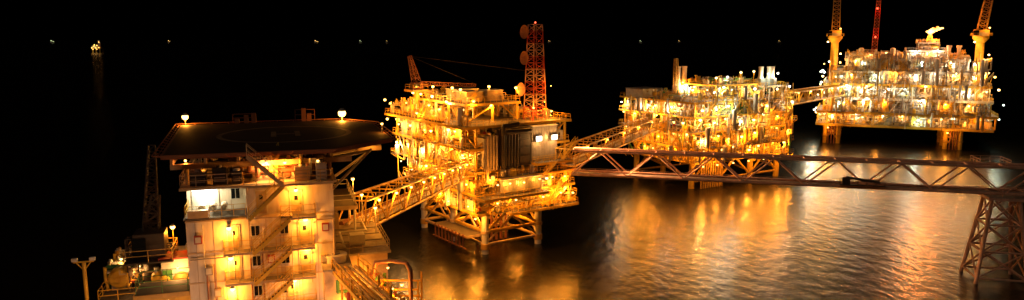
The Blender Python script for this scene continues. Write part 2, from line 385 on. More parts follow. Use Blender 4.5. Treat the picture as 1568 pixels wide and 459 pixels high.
s.box(14,20,-1.9,-1.82,17.1,19.0,'dark')
deck(s,-1.5,14.5,-5,-1.6,13.4,'deckgrey','yellow'); deck(s,6,24,-3.5,-1,9.5,'deckgrey','yellow')
s.done()
for (a,z) in ((14.2,24.2),(18.4,24.2)):
    l.box(a-.8,a+.8,-1.9,-1.5,z-.55,z+.55,'grey'); l.box(a-.7,a+.7,-1.96,-1.905,z-.48,z+.48,'b_wht'); plight(P1,(a,-2.7,z-.2),WARM,1000,.3)
spot(P1,(19,-3.0,23.8),(46,-60,17),(1,.42,.14),200000,48)
for a in (1.5,4.5,8,12,16.5,20,23.5): lamp(l,P1,(a,-5.1 if a<14 else -3.6,16.0+rng.uniform(-.5,.6)),'sod',550,.2)
for a in (2,7,13,19,23): lamp(l,P1,(a+rng.uniform(-1,1),-3.9,12.0+rng.uniform(-.8,.4)),'sod',750,.22)
for (a,b_) in ((4,5),(12,4),(16,8),(6,14),(12,20),(0,1)): lamp(l,P1,(a,b_,8.2),'sod',1300,.22)
l.done()
t = MB('communications_tower', P1)
lattice(t,(17.5,4,27.6),(17.5,4,48.2),3.6,2.2,15,'red','salmon',.085,.045,2)
for k in range(26): t.beam((17.2,4,28+k*.75),(17.8,4,28+k*.75),.05,'rust')
for o in (-.3,.3): t.cyl((17.5+o,4,28),(17.5+o,4,48),.08,'rust',8)
t.beam((21.2,6,27.6),(21.2,6,41.0),.12,'red')
def dish(mb, c, n, r, m, back='grey'):
    c = Vector(c); n = Vector(n).normalized(); a, b_ = mb.ax(c, c+n); ns = 20; vs=[c-n*r*.35]; fs=[]
    rings = 4
    for i in range(1,rings+1):
        rr = r*i/rings; d = -r*.35*(1-(i/rings)**2)
        for k in range(ns): th=2*math.pi*k/ns; vs.append(c+n*d+a*rr*math.cos(th)+b_*rr*math.sin(th))
    for k in range(ns): fs.append((0,1+k,1+(k+1)%ns))
    for i in range(rings-1):
        for k in range(ns):
            o = 1+i*ns; fs.append((o+k,o+ns+k,o+ns+(k+1)%ns,o+(k+1)%ns))
    mb.add(vs,fs,m,True); mb.cyl(c-n*r*.7,c-n*r*.32,r*.22,back,10); mb.cyl(c-n*.3*r,c+n*r*.45,r*.03,back,6); mb.cyl(c+n*r*.42,c+n*r*.52,r*.09,back,8)
    for k in range(3):
        th=2*math.pi*k/3; mb.cyl(c+a*r*.9*math.cos(th)+b_*r*.9*math.sin(th)-n*.07*r,c+n*r*.45,r*.02,back,5)
for (z,o) in ((46.6,1.5),(41,1.5),(34.2,2.2)):
    dv = Vector((-.82,.57,0)); c = Vector((17.5,4,z))+dv*(o+.9)
    dish(t,c,(-.95,-.05,0.05),1.5,'rust','rust'); t.beam(Vector((17.5,4,z)),c-Vector((-.75,.3,.05))*.8,.15,'rust')
t.ball((17.5,4,48.6),.18,'b_red')
for (u,v,z,pw) in ((19.9,1.2,29.5,2000),(14.9,1.0,30.5,1500),(19.9,1.4,35,1100)):
    lamp(t,P1,(u,v,z),'sod',pw,.2 if z<33 else .1)
t.done()
t = MB('pedestal_crane', P1)
t.cyl((0,26,27.6),(0,26,33.8),.6,'yellow2',14); t.box(-1.2,1.2,25,27,33.8,35.2,'rust'); t.box(-1.3,.6,24.9,24.98,34.2,35.0,'glass')
lattice(t,(0,26,35.2),(-.6,28,41.2),1.5,.6,6,'rust','rust',.06,.035); deck(t,-2,2,24,28,33.7,'grey','yellow2',rails=True)
lattice(t,(1,25.5,35),(11,18,34.6),.9,.6,12,'rust','rust',.045,.03)
t.beam((-.6,28,41.2),(11,18,34.9),.05,'black'); t.beam((-.6,28,41.2),(17.5,4,38),.05,'black')
t.done()

# ================================================================== PLATFORM 2
rng = random.Random(11)
P2 = empty('gas_compression_platform', (53.8,215,0), (0,0,R(32)))
pal = ['yellow','white','yellow2','yellow','tan','grey','steel','white','yellow2','green']
j = MB('jacket', P2)
L2 = [(u,v) for v in (3,28) for u in (3,15,29,42)]
for (u,v) in L2: j.cyl((u,v,-6),(u,v,8),.9,'yellow',14)
for v in (3,28):
    for a,b_ in ((3,15),(15,29),(29,42)):
        j.cyl((a,v,2),(b_,v,2),.35,'yellow2',8); j.cyl((a,v,2),((a+b_)/2,v,8),.35,'yellow',8); j.cyl((b_,v,2),((a+b_)/2,v,8),.35,'yellow',8)
for u in (3,15,29,42): j.cyl((u,3,3),(u,28,8),.35,'yellow2',8)
for k in range(10): j.cyl((5+k*1.0,1,-3),(5+k*1.0,1,8),.25,'yellow2',8)
j.done()
s = MB('deck_structure', P2); e = MB('process_equipment', P2); l = MB('floodlights', P2)
Z = [8.5,12.8,17.6,22.2,26.6]
for i,z in enumerate(Z):
    u0,u1,v0,v1 = [(1,44,0,30),(0,45,-1,33),(-1,45,0,33),(0,45,0,34),(-.5,44,0,33)][i]
    deck(s,u0,u1,v0,v1,z,'deckgrey','yellow')
    if i<4:
        zn = Z[i+1]; frames(s,[1,9,17,25,33,43],[.8,11,22,32] if i else [1,11,22],z,zn-.5,'yellow' if i!=2 else 'tan',.42,.55,rng)
        clutter(e,rng,u0+.5,6,v0+1,v1-1,z,zn-.5,75,pal); clutter(e,rng,2,u1-.5,v0+.6,8,z,zn-.5,180,pal); clutter(e,rng,5,u1-.5,8,v1-1,z,zn-.5,35,pal)
        lights(l,P2,rng,u0,u1,v0,v1,zn-.9,[['sod'],['sod','sod','warm'],['sod','warm','sod','wht'],['warm','wht','grn','sod']][i],[1300,1400,1300,1300][i],.33,sp=5.5,prob=.85,sides='flir')
outside(e,rng,'u',0,44,-.8,Z+[30.5],120,pal); outside(e,rng,'v',0,32,-.8,Z,50,pal)
clutter(e,rng,0,12,2,32,26.6,29.5,50,pal); clutter(e,rng,30,44,1,30,26.6,30.5,60,pal)
deck(s,12,31,3,18,31.2,'deckgrey','yellow'); frames(s,[12.5,18,24,30.5],[3.5,17.5],26.6,30.6,'yellow',.4,.7,rng)
clutter(e,rng,12,31,3,17,26.6,30.6,110,pal); clutter(e,rng,12.5,30.5,3.5,17,31.2,33.4,40,pal)
lights(l,P2,rng,12,31,3,18,30.6,['wht','grn','warm'],1200,.34,sp=4.5,prob=.9,sides='fl')
deck(s,34,44,3,14,30.2,'deckgrey','white'); frames(s,[34.5,43.5],[3.5,13.5],26.6,29.6,'white',.4,.9,rng)
for (a,b_) in ((0,1),(9,1),(33,1),(38,1),(44,1),(13,4),(18,4),(24,4),(30,4)):
    zz = 31.2 if 12<a<31 else 26.6; hh = rng.uniform(1.8,3.6)
    l.cyl((a,b_,zz),(a,b_,zz+hh),.08,'yellow',6); lamp(l,P2,(a,b_,zz+hh+.2),rng.choice(['wht','grn','warm']),1000,.34)
for u in (3,9,16,23,30,38,43): lamp(l,P2,(u,-1.5,7.4),'sod',1100,.25)
def stackpipe(mb,u,v,z0,z1,r,m='stack'):
    mb.box(u-r*1.5,u+r*1.5,v-r*1.5,v+r*1.5,z0,z0+(z1-z0)*.35,'grey')
    mb.cyl((u,v,z0+(z1-z0)*.35),(u,v,z0+(z1-z0)*.5),r*1.4,m,14,r); mb.cyl((u,v,z0+(z1-z0)*.5),(u,v,z1),r,m,14)
    mb.cyl((u,v,z1-.5),(u,v,z1),r*1.15,m,14); mb.cyl((u,v,z1-.1),(u,v,z1+.02),r*.9,'black',14)
for u in (10.6,13.4): stackpipe(e,u,18,27,36.5,.8)
for (u,v) in ((37,7),(40,6),(42.5,7)): stackpipe(e,u,v,30.2,36.2,.75)
lattice(e,(9,17,27),(8.6,17,39.0),1.3,.8,9,'yellow2','yellow2',.1,.06)
lamp(l,P2,(37,4,34),'grn',1200,.32); lamp(l,P2,(43,5,34),'wht',1200,.32); lamp(l,P2,(11,16,31.5),'sod',1800,.3)
e.box(-.6,8,22,30,26.6,29.2,'white'); e.box(-.8,8.2,21.8,30.2,29.2,29.4,'grey')
deck(s,45,48,6,16,21,'deckgrey','yellow'); stair(s,(45.5,4,17.6),(45.5,9,22.2),(1,0,0),.9)
s.done(); e.done(); l.done()

# ================================================================== PLATFORM 3
rng = random.Random(23)
P3 = empty('central_processing_platform', (135,318,0), (0,0,R(-25)))
pal = ['white','white','grey','steel','white','yellow','tan','yellow2','grey']
j = MB('jacket', P3)
for c in (4.5,50.5):
    for (a,b_) in ((-2.7,3),(2.7,3),(-2.7,14),(2.7,14),(-2.7,26),(2.7,26)):
        j.cyl((c+a,b_,-8),(c+a,b_,8),.85,'yellow',16); j.cyl((c+a,b_,3),(c+a,b_,3.7),1.1,'yellow2',16)
    for v in (3,14,26):
        j.cyl((c-2.7,v,1.6),(c+2.7,v,8),.3,'yellow2',8); j.cyl((c+2.7,v,1.6),(c-2.7,v,8),.3,'yellow2',8); j.cyl((c-2.7,v,5),(c+2.7,v,5),.3,'yellow2',8)
    for k in range(3): j.cyl((c-1.2+k*1.2,1,-3),(c-1.2+k*1.2,1,8),.22,'rust',8)
j.done()
s = MB('deck_structure', P3); e = MB('process_equipment', P3); l = MB('floodlights', P3)
Z = [9,14.5,20.5,26.5,32,37]
SP = [(-2,64,0,30),(-2,65,-1,30),(0,63,0,30),(0,62,0,30),(2,60,0,28),(8,54,1,24)]
for i,z in enumerate(Z):
    u0,u1,v0,v1 = SP[i]
    deck(s,u0,u1,v0,v1,z,'deckgrey','yellow' if i in (0,1,3) else 'white',railm='yellow' if i<3 else 'white',dep=1.0)
    if i<5:
        zn = Z[i+1]; a0,a1 = SP[i+1][0]+.6,SP[i+1][1]-.6; nn=9
        frames(s,[a0+(a1-a0)*k/nn for k in range(nn+1)],[.9,12,23],z,zn-.8,'white' if i>1 else 'yellow',.5,.5,rng)
        clutter(e,rng,a0,a1,v0+.6,7,z,zn-.8,240,pal); clutter(e,rng,a0,a1,7,v1-4,z,zn-.8,60,pal)
        x = a0+2
        while x < a1-8:
            wd = rng.uniform(3,8)
            if rng.random()<.6:
                y0 = rng.choice((2.5,5,8))
                e.box(x,x+wd,y0,13,z,zn-1.1,rng.choice(('grey','white','tan')))
                for k in range(int(wd/1.6)):
                    e.box(x+.5+k*1.6,x+1.3+k*1.6,y0-.07,y0-.01,z+1.2,z+2.3,'glass' if rng.random()<.5 else 'grey')
            x += wd+rng.uniform(2,5)
        kinds = [['sod','warm','sod','grn'],['warm','wht','grn','sod'],['wht','sod','grn','warm'],['sod','wht','warm','grn'],['wht','grn','sod','warm']][i]
        lights(l,P3,rng,u0,u1,v0,v1,zn-1.2,kinds,1900 if i>1 else 1500,.40,sp=7,prob=.9,sides='frl'); lights(l,P3,rng,a0,a1,3,6,zn-1.2,kinds,1500,.4,sp=9,prob=.8,sides='f')
outside(e,rng,'u',0,62,-.9,Z,200,pal); outside(e,rng,'u',8,52,.5,[32,37,40],40,pal)
clutter(e,rng,8,54,1.5,22,37,40,150,pal)
for (a,b_,c,d,z0,z1) in ((31,46,4,18,37,40.5),(35,43,5,16,40.5,43.8),(12,20,5,14,37,39.5),(22,28,6,14,37,39)):
    e.box(a+1.5,b_-1.5,c+2,d-1,z0,z1-.3,'grey'); deck(s,a,b_,c,d,z1,'deckgrey','white',railm='white')
    frames(s,[a+.5,(a+b_)/2,b_-.5],[c+.5,d-.5],z0,z1-.5,'white',.4,.8,rng); clutter(e,rng,a,b_,c+.3,c+2,z0,z1-.6,25,pal)
    lights(l,P3,rng,a,b_,c,d,z1,['wht','grn','warm'],1500,.38,sp=5,prob=.9,sides='f')
clutter(e,rng,35,43,6,15,43.8,45.5,12,pal)
for (u,lean) in ((3.5,(-.3,0)),(57,(2.6,0))):
    e.cyl((u,3,9),(u,3,43.6),1.5,'yellow',18); e.cyl((u,3,43.6),(u,3,45.5),1.5,'yellow',18,2.9); e.cyl((u,3,45.5),(u,3,46.3),2.9,'yellow',18)
    e.box(u-2.4,u+2.4,0,5.5,46.3,48.8,'yellow2'); e.box(u-2.9,u-1.2,-.8,1.2,46.6,48.6,'glass'); e.box(u-1,u+2,-.6,0,46.5,47.8,'grey')
    rail(e,rect(u-3.3,u+3.3,-1.5,6.5,46.35),'yellow')
    lattice(e,(u,3,48.8),(u+lean[0],3,70),3.0,2.4,12,'yellow2','yellow2',.12,.065); e.beam((u+.6,3,48.8),(u+lean[0]+.4,3,70),.2,'rust')
    lamp(l,P3,(u-2.6,-2.2,44),'warm',1600,.36); lamp(l,P3,(u+2.6,-2.2,39),'warm',1600,.36); lamp(l,P3,(u+2,-2.2,49.5),'sod',1100,.3)
    e.cyl((u,0.8,14),(u,0.8,40),.5,'yellow2',10)
for u in (46.5,50): e.cyl((u,4,37),(u,4,41.8),.7,'stack',12); e.cyl((u,4,41.8),(u,4,42.6),1.0,'stack',12)
for u in (14,26): e.vessel((u,3,34),(u,3,41),1.0,'white',14)
lattice(e,(19,8,37),(19.6,8,68),2.2,1.4,22,'red','rust',.08,.05,3)
for z in (46,58): l.ball((19.1,6.4,z),.4,'b_red',8,5); plight(P3,(19.1,5,z),REDL,500,.4)
e.cyl((39.5,8,43.8),(39.5,8,46.6),.45,'steel',12); e.cyl((39.5,8,46.6),(39.5,8,47.3),.8,'steel',12); lattice(e,(39.5,8,43.8),(39.5,8,46.4),2.2,1.4,2,'yellow2','yellow2',.12,.08)
for u in (3,48): lamp(l,P3,(u,-1.2,7.2),'sod',1100,.3)
s.done(); e.done(); l.done()
f = MB('flare_flame', P3)
for (dx,dy,dz,r,sz) in ((0,0,0,.9,1.2),(.7,0,.5,1.2,.8),(1.8,.2,.9,1.1,.65),(3.0,.2,1.3,.9,.6),(4.2,.3,1.6,.6,.5),(-.9,0,.2,.7,.6),(1.0,0,1.4,.6,.8),(2.5,0,2.0,.5,.7)):
    f.ball((39.5+dx,8+dy,48+dz),r,'flame',12,8,sz)
f.done(); plight(P3,(41,5,50.0),(1,.28,.05),50000,1.5)
for u in (22,42): plight(P3,(u,3,7.2),SOD,900,.4)

# ================================================================== BRIDGES
def bridge(name, p0, p1, w, h, n, m1, m2, lampkind=None, lpow=500, deckm='grey', chord=.2, br=.12, pipes=True, nl=4, handr=True, htop=None):
    p0 = Vector(p0); p1 = Vector(p1); d = p1-p0; L = d.length
    em = empty(name, p0, (0, -math.asin(d.z/L), math.atan2(d.y,d.x)))
    b = MB('truss', em); lm = MB('lamps', em)
    for y in (-w/2,w/2):
        b.cyl((0,y,0),(L,y,0),chord,m1,10); b.cyl((0,y,h),(L,y,h),chord,m1,10)
        for i in range(n+1):
            x = L*i/n; 
            if handr and i%2==0: b.cyl((x,y,0),(x,y,h),br*.8,m2,8)
            if i<n:
                if i%2==0: b.cyl((x,y,0),(x+L/n,y,h),br,m2,8)
                else: b.cyl((x,y,h),(x+L/n,y,0),br,m2,8)
    for i in range(n*2+1):
        x = L*i/n/2; b.cyl((x,-w/2,0),(x,w/2,0),br*.8,m2,6)
        if i%2==0: b.cyl((x,-w/2,h),(x,w/2,h),br*.8,m2,6)
    for i in range(n): b.cyl((L*i/n,w/2,0),(L*(i+1)/n,-w/2,0),br*.6,m2,6)
    b.box(0,L,-w/2+.3,(w/2-w*.45) if handr else -w*.1,.22,.3,deckm)
    if handr:
        rm = 'yellow' if m1!='salmon' else 'salmon'
        rail(b,[(0,-w/2+.35,.3),(L,-w/2+.35,.3)],rm); rail(b,[(0,w/2-w*.45,.3),(L,w/2-w*.45,.3)],rm)
    if pipes:
        for k,(yy,rr) in enumerate(((w*.12,.22),(w*.22,.14),(w*.31,.3),(w*.41,.12))): b.cyl((0,yy,.3+rr),(L,yy,.3+rr),rr,('steel','yellow2','rust','tan')[k],10)
    else:
        b.cyl((0,w*.15,.45),(L,w*.15,.45),.22,'salmon',10); b.cyl((0,w*.32,.4),(L,w*.32,.4),.14,'rust',10)
        rail(b,[(0,-w/2+.3,.3),(L,-w/2+.3,.3)],'salmon',1.0,2.4,.045)
    if lampkind:
        for i in range(nl):
            x = L*(i+.5)/nl; b.beam((x,-w/2,h),(x,-w/2,h+.5),.08,m1); lamp(lm,em,(x,-w/2-.4,h-.3),lampkind,lpow,.18)
    b.done(); lm.done(); return em
bridge('gangway_bridge',(-17.5,77,24.6),(-10.5,144,17.6),3.4,3.2,16,'yellow','yellow','sod',700,nl=9,chord=.16,br=.1)
bridge('pipe_bridge',(11.5,156,18.0),(42,222,17.5),4.5,3.6,16,'yellow','yellow2','sod',700,nl=5,chord=.2)
bridge('pipe_bridge',(90,243,23.5),(140,314,21.5),5,4,16,'yellow','yellow','warm',1300,nl=5,chord=.3,br=.2)
bridge('pipe_bridge',(13,153,17.0),(91,134,16.8),3.6,5.0,14,'salmon','salmon',None,chord=.27,br=.16,pipes=False,handr=False)
bridge('pipe_bridge',(91.3,134,16.8),(150,119,16.8),3.6,5.0,10,'salmon','salmon',None,chord=.27,br=.16,pipes=False,handr=False)
T = empty('bridge_support_tower',(91.5,133.8,0),(0,0,R(-14)))
t = MB('lattice_frame',T)
top = [(-2.2,-2),(2.2,-2),(2.2,2),(-2.2,2)]
def tc_(i,z):
    k = 1+ (16.2-z)/16.2*.95; return Vector((top[i][0]*k,top[i][1]*k,z))
for i in range(4):
    t.cyl(tc_(i,-8),tc_(i,16.2),.34,'salmon',12)
    for z0,z1 in ((1,6),(6,11),(11,16)):
        t.cyl(tc_(i,z0),tc_((i+1)%4,z1),.17,'salmon',8); t.cyl(tc_((i+1)%4,z0),tc_(i,z1),.17,'salmon',8)
    for z in (1,6,11,16): t.cyl(tc_(i,z),tc_((i+1)%4,z),.2,'salmon',8)
t.done()
c = MB('work_platform',T); deck(c,-3,3,-3,3,16.2,'grey','salmon',railm='salmon'); rail(c,rect(-5,0,-2.5,2.5,22.1),'salmon'); c.done()
hb = empty('bridge_maintenance_cradle',(67.5,139.6,17.3),(0,0,R(-13.7))); c = MB('cradle',hb)
c.box(-4,4,-2.9,-2.2,0,.2,'dark'); rail(c,rect(-4,4,-2.9,-2.2,.2),'dark'); c.box(-3.6,-2.2,-2.8,-2.3,.2,1.6,'dark'); c.pipe([(-3,-2.6,1.6),(0,-2.6,1.2),(3,-2.6,.8)],.25,'dark'); c.done()

# ================================================================== ACCOMMODATION BARGE BUILDING
AC = empty('accommodation_building',(-27.5,60,0),(0,0,R(18)))
w_ = MB('walls',AC)
w_.box(0,12.2,0,16,4,29.9,'facade'); w_.box(4.9,12.2,0.004,15.9,29.9,32.5,'facade')
w_.box(-.1,5.0,3.0,15.8,29.95,32.5,'facade')
w_.box(-.3,12.5,-.35,15,32.5,32.7,'tan'); w_.box(-.15,4.85,-.15,2.95,29.9,30.02,'deckgrey')
for z in (24.35,27.0,29.75): w_.box(-.04,12.24,-.05,0,z-.06,z+.06,'tan')
for k in range(9): w_.box(.7+k*1.42,.74+k*1.42,-.025,0,12,29.7,'tan')
w_.box(1.2,4.2,6.5,10,32.7,34.6,'tan'); w_.box(7.8,12,3.4,10,32.7,34.9,'facade'); 
w_.done()
d = MB('windows_and_doors',AC)
def window(u,z,wd=.6,h=.8,v=0):
    d.box(u-wd/2-.08,u+wd/2+.08,v-.07,v-.01,z-h/2-.08,z+h/2+.08,'white'); d.box(u-wd/2,u+wd/2,v-.085,v-.072,z-h/2,z+h/2,'glass')
    d.box(u-.02,u+.02,v-.10,v-.087,z-h/2,z+h/2,'white'); d.box(u-wd/2-.05,u-wd/2-.03,v-.02,v-.006,z-h/2-1.1,z-h/2-.1,'rust')
def door(u,z,v=0,m='tan'):
    d.box(u-.55,u+.55,v-.08,v-.01,z,z+2.15,'white'); d.box(u-.43,u+.43,v-.12,v-.082,z+.05,z+2.02,m); d.box(u-.15,u+.15,v-.135,v-.122,z+1.3,z+1.7,'glass'); d.box(u+.28,u+.36,v-.17,v-.122,z+1.0,z+1.08,'steel')
for (u,z) in ((5.5,28.6),(7.9,28.6),(5.5,25.9),(7.9,25.9),(5.5,23.2),(7.9,23.2)): window(u,z,.65,.85)
window(3.9,31.4,.7,.9,v=3.0)
for (u,z) in ((3.7,27.05),(9.6,27.05),(3.7,24.4),(9.6,24.4),(9.0,29.8),(8.4,21.8)): door(u,z)
door(6.1,30.05,0)
d.box(.3,2.5,2.9,2.98,30.1,31.8,'white')
for k in range(5): window(8.4+k*.75,34.0,.5,.6,v=3.4)
d.done()
b_ = MB('balconies_and_stairs',AC)
def balc(u0,u1,z,v0=-1.2,m='white'):
    b_.box(u0,u1,v0,-.06,z-.08,z,'deckgrey'); b_.beam((u0,v0,z-.1),(u1,v0,z-.1),.1,'tan',.22)
    rail(b_,[(u0+.05,-.1,z),(u0+.05,v0+.05,z),(u1-.05,v0+.05,z),(u1-.05,-.1,z)],'yellow',1.05,1.0,.045)
    for k in range(3): 
        u = u0+.3+(u1-u0-.6)*k/2; b_.beam((u,-.06,z-.9),(u,v0+.1,z-.15),.07,'tan')
for z in (21.75,24.4,27.05): balc(2.9,10.4,z)
balc(7.6,10.6,29.8); balc(4.7,12.2,32.75,-1.0)
for z in (21.75,24.4): stair(b_,(5.3,-2.1,z),(8.4,-2.1,z+2.65),(0,1,0),.85,'yellow',tread='deckgrey')
stair(b_,(5.3,-2.1,27.05),(8.4,-2.1,29.8),(0,1,0),.85,'yellow',tread='deckgrey'); stair(b_,(5.1,-2.0,30.0),(8.0,-2.0,32.7),(0,1,0),.85,'yellow',tread='deckgrey'); stair(b_,(8.0,-2.0,32.75),(5.2,-2.0,35.4),(0,1,0),.85,'tan',tread='deckgrey')
b_.box(4.9,8.6,-1.2,-.06,29.9,29.98,'tan')
rail(b_,[(0,2.9,30.02),(0,-.1,30.02),(4.8,-.1,30.02)],'yellow',1.05,.9,.045)
rail(b_,[(-.2,14,32.7),(-.2,-.2,32.7),(4.7,-.2,32.7)],'tan',1.05,1.0,.045)
b_.done()
q = MB('roof_equipment',AC); rg = random.Random(8)
for (u,v,a,c,h,m) in ((.5,.3,1.3,1,1.2,'dark'),(2.3,.4,1.1,1.1,1.4,'black'),(3.8,.3,.8,.9,1.1,'dark'),(9,.2,1.3,1.0,1.2,'tan'),(10.8,.1,.9,1.0,1.5,'white'),(6.9,1.2,.7,1.2,1.4,'yellow'),(1.2,3.5,2.2,1.5,1.5,'dark')):
    q.box(u,u+a,v,v+c,32.75,32.75+h,m); q.cyl((u+a/2,v+c/2,32.75+h),(u+a/2,v+c/2,32.95+h),.3,'grey',10)
    for k in range(3): q.box(u+.1,u+a-.1,v-.03,v-.001,33.0+k*.3,33.1+k*.3,'grey')
for k in range(14): u=rg.uniform(.3,12); vv=-.08-rg.uniform(.03,.15); q.pipe([(u,vv,20),(u,vv,27+rg.uniform(-4,2.5))],.045,rg.choice(('tan','white','grey','rust')),6)
for (u,z) in ((.9,28.2),(1.6,25.4),(11.4,28.5),(11.2,25.6),(6.7,26),(2.2,23.4),(11.5,23)): q.box(u-.3,u+.3,-.3,-.012,z-.35,z+.35,rg.choice(('grey','red','tan'))); q.box(u-.22,u+.22,-.32,-.302,z-.25,z+.25,'white')
q.pipe([(.2,-.2,26.5),(3.0,-.2,26.5)],.06,'grey',6); q.pipe([(10.6,-.2,29.2),(12.1,-.2,29.2),(12.1,-.2,21)],.08,'tan',6)
clutter(q,rg,4.5,12,.8,3.3,32.75,34.9,30,['yellow','white','tan','rust'],.8)
q.box(.2,1.8,-.14,.4,30.05,30.7,'tan')
for k in range(3): q.vessel((1.2+k*.9,1.2,30.6),(1.2+k*.9,2.4,30.6),.3,'white',10)
q.done()
# helideck
hd = MB('helideck',AC); zh = 35.6
HP = [(-1.3,-.2),(12.2,-.7),(18,4.5),(18,18),(14.5,22.5),(-2.2,22.5)]
def prism(mb,pb,pt,m):
    n=len(pb); mb.add(pb+pt,[tuple(range(n-1,-1,-1)),tuple(range(n,2*n))]+[(i,(i+1)%n,n+(i+1)%n,n+i) for i in range(n)],m)
cc = Vector((8,11,0))
def hp(k,z): return [Vector((cc.x+(a-cc.x)*k,cc.y+(b2-cc.y)*k,z)) for a,b2 in HP]
prism(hd,hp(1,zh-.35),hp(1,zh),'helipaint')
O = hp(1.012,zh-.2); O2 = hp(1.08,zh+.05); n6 = len(HP)
for i in range(n6):
    a,b2 = O[i],O[(i+1)%n6]; c1,c2 = O2[i],O2[(i+1)%n6]; kk = max(2,int((b2-a).length/1.6))
    hd.beam(a,b2,.2,'rust',.35); hd.beam(c1,c2,.07,'rust')
    for k in range(kk): hd.beam(a.lerp(b2,k/kk),c1.lerp(c2,k/kk),.05,'rust')
    hd.beam(a.lerp(c1,.5),b2.lerp(c2,.5),.035,'rust')
cu,cv = 8.5,11
def ring(mb,r0,r1,z,m,n=64):
    vs=[];fs=[]
    for i in range(n):
        t=2*math.pi*i/n; vs += [(cu+r0*math.cos(t),cv+r0*math.sin(t),z),(cu+r1*math.cos(t),cv+r1*math.sin(t),z)]
    for i in range(n): j2=(i+1)%n; fs.append((2*i,2*i+1,2*j2+1,2*j2))
    mb.add(vs,fs,m)
ring(hd,6.0,6.5,zh+.004,'marking')
for (a,b2,c,dd) in ((-1.4,-.9,-2,2),(.9,1.4,-2,2),(-.895,.895,-.25,.25)): hd.add([(cu+a,cv+c,zh+.004),(cu+b2,cv+c,zh+.004),(cu+b2,cv+dd,zh+.004),(cu+a,cv+dd,zh+.004)],[(0,1,2,3)],'marking')
for k in range(7): hd.beam((-.8+k*2.6,.3 if k<6 else 4,zh-.7),(-.8+k*2.6,21.8 if k<6 else 18,zh-.7),.2,'tan',.6)
for yy in (1,7,13,20): hd.beam((-1,yy,zh-1.25),(14 if yy<7 or yy>15 else 17.5,yy,zh-1.25),.25,'tan',.45)
for (u,v) in ((.2,1.5),(12,1.5),(6.5,2.5),(.2,13),(12,13)): hd.cyl((u,v,32.7),(u,v,zh-1),.16,'tan',10)
for (p0,p1) in (((12.2,1.5,31.5),(16.2,4.6,34.6)),((12.2,8,31),(17.6,8,34.7)),((12.2,1.5,34.3),(16,4.5,34.5)),((12.2,8,33.6),(17.6,8,34.5))): hd.cyl(p0,p1,.13,'white',10)
for (a,b2,h) in ((4.2,22.3,.9),(5,22.3,1.1),(10.5,22.3,1.5),(11.1,22.3,.9),(3.2,22.3,.5)): hd.box(a,a+.5,b2,b2+.5,zh,zh+h,'rust')
rail(hd,[(9.8,22.9,zh),(12.0,22.9,zh)],'rust',1.3); rail(hd,[(3.0,22.9,zh),(5.5,22.9,zh)],'rust',1.0)
hd.done()
al = MB('lamps',AC)
for (u,z) in ((3.4,29.1),(9.7,29.4),(3.4,26.45),(9.7,26.8),(8.6,24.0),(3.4,23.7)):
    al.box(u-.14,u+.14,-.22,-.012,z+.1,z+.3,'grey'); lamp(al,AC,(u,-.5,z),'sod',420,.21)
lamp(al,AC,(9.0,-.7,32.1),'sod',330,.17); lamp(al,AC,(6.6,.6,34.4),'warm',400,.14); lamp(al,AC,(8.2,.3,34.4),'sod',400,.14); lamp(al,AC,(1.5,1.4,34.3),'sod',60,.07); lamp(al,AC,(11,.4,34.4),'sod',300,.12)
al.box(.4,2.4,2.3,2.7,31.95,32.05,'b_wht'); plight(AC,(1.4,2.0,31.6),(1,.85,.5),260,.2)
for P,pw,rr in (((-1.9,22.3,zh),600,.34),((15,21.2,zh),1100,.45),((17.9,9,zh),80,.12)):
    x,y,z = P; al.cyl((x,y,z),(x,y,z+.7),.05,'grey',6); lamp(al,AC,(x,y,z+.9),'sod',pw,rr)
plight(AC,(.2,1.0,zh-.9),(1,.25,.04),80,.1); al.ball((.2,1.0,zh-.75),.1,'b_sod'); al.ball((17,5.8,zh-.6),.1,'b_sod'); plight(AC,(16.4,6,zh-1.2),SOD,80,.1)
al.done()
# unseen masts with fill lamps, added to wash the facade
FL = empty('facade_fill_mast',(-27.5,60,0),(0,0,R(18))); a = MB('mast',FL)
for (u,v,z) in ((-2.5,-9,20.2),(10.5,-9,19.2)):
    a.cyl((u,v,7.9),(u,v,z),.12,'grey',8); a.box(u-.4,u+.4,v-.1,v+.25,z,z+.5,'grey'); plight(FL,(u,v+.6,z+.25),(1,.45,.20),1500,.2)
a.done()
# ---- right annex with roof
AX = empty('annex_deckhouse',(-27.5,60,0),(0,0,R(18)))
a = MB('walls',AX)
a.box(12.26,17.2,2.5,16,6,24.9,'tan'); a.box(12.26,17.5,2.2,16.3,24.9,25.1,'roofpaint')
a.box(11.0,13.4,-2.2,1.9,6,25.0,'tan'); a.box(10.9,13.5,-2.3,2.0,25.0,25.15,'roofpaint')
for k in range(6): a.box(13.41,13.46,-2+k*.7,-1.9+k*.7,18,24.9,'grey')
a.cyl((12.2,.2,25.15),(12.2,.2,25.7),.95,'white',24); a.cyl((12.2,.2,25.7),(12.2,.2,25.85),1.02,'white',24); a.cyl((12.2,.2,25.85),(12.2,.2,26.0),.4,'grey',16)
for k in range(5): a.beam((12.4,4+k*2.5,25.14),(17.3,4+k*2.5,25.14),.06,'grey',.08)
a.done()
a = MB('railings_and_landing',AX)
deck(a,12.3,15.2,10,19,28.0,'deckgrey','tan',railm='white',dep=.4); 
for (u,v) in ((12.5,10.3),(15,10.3),(15,16)): a.cyl((u,v,25.1),(u,v,28),.12,'white',8)
rail(a,[(12.4,2.4,25.1),(17.4,2.4,25.1),(17.4,16,25.1)],'tan',1.0,1.2,.04)
a.pipe([(13.3,3.2,25.5),(13.3,9,25.5),(16,9,25.5),(16,15,25.5)],.1,'white'); a.box(14,15.4,5,6.4,25.1,26.1,'white'); a.box(12.5,13.5,12,13.5,25.1,26.8,'tan')
deck(a,12.3,14.6,3,9,22.5,'deckgrey','tan',railm='yellow',dep=.4)
a.done()
al = MB('lamps',AX)
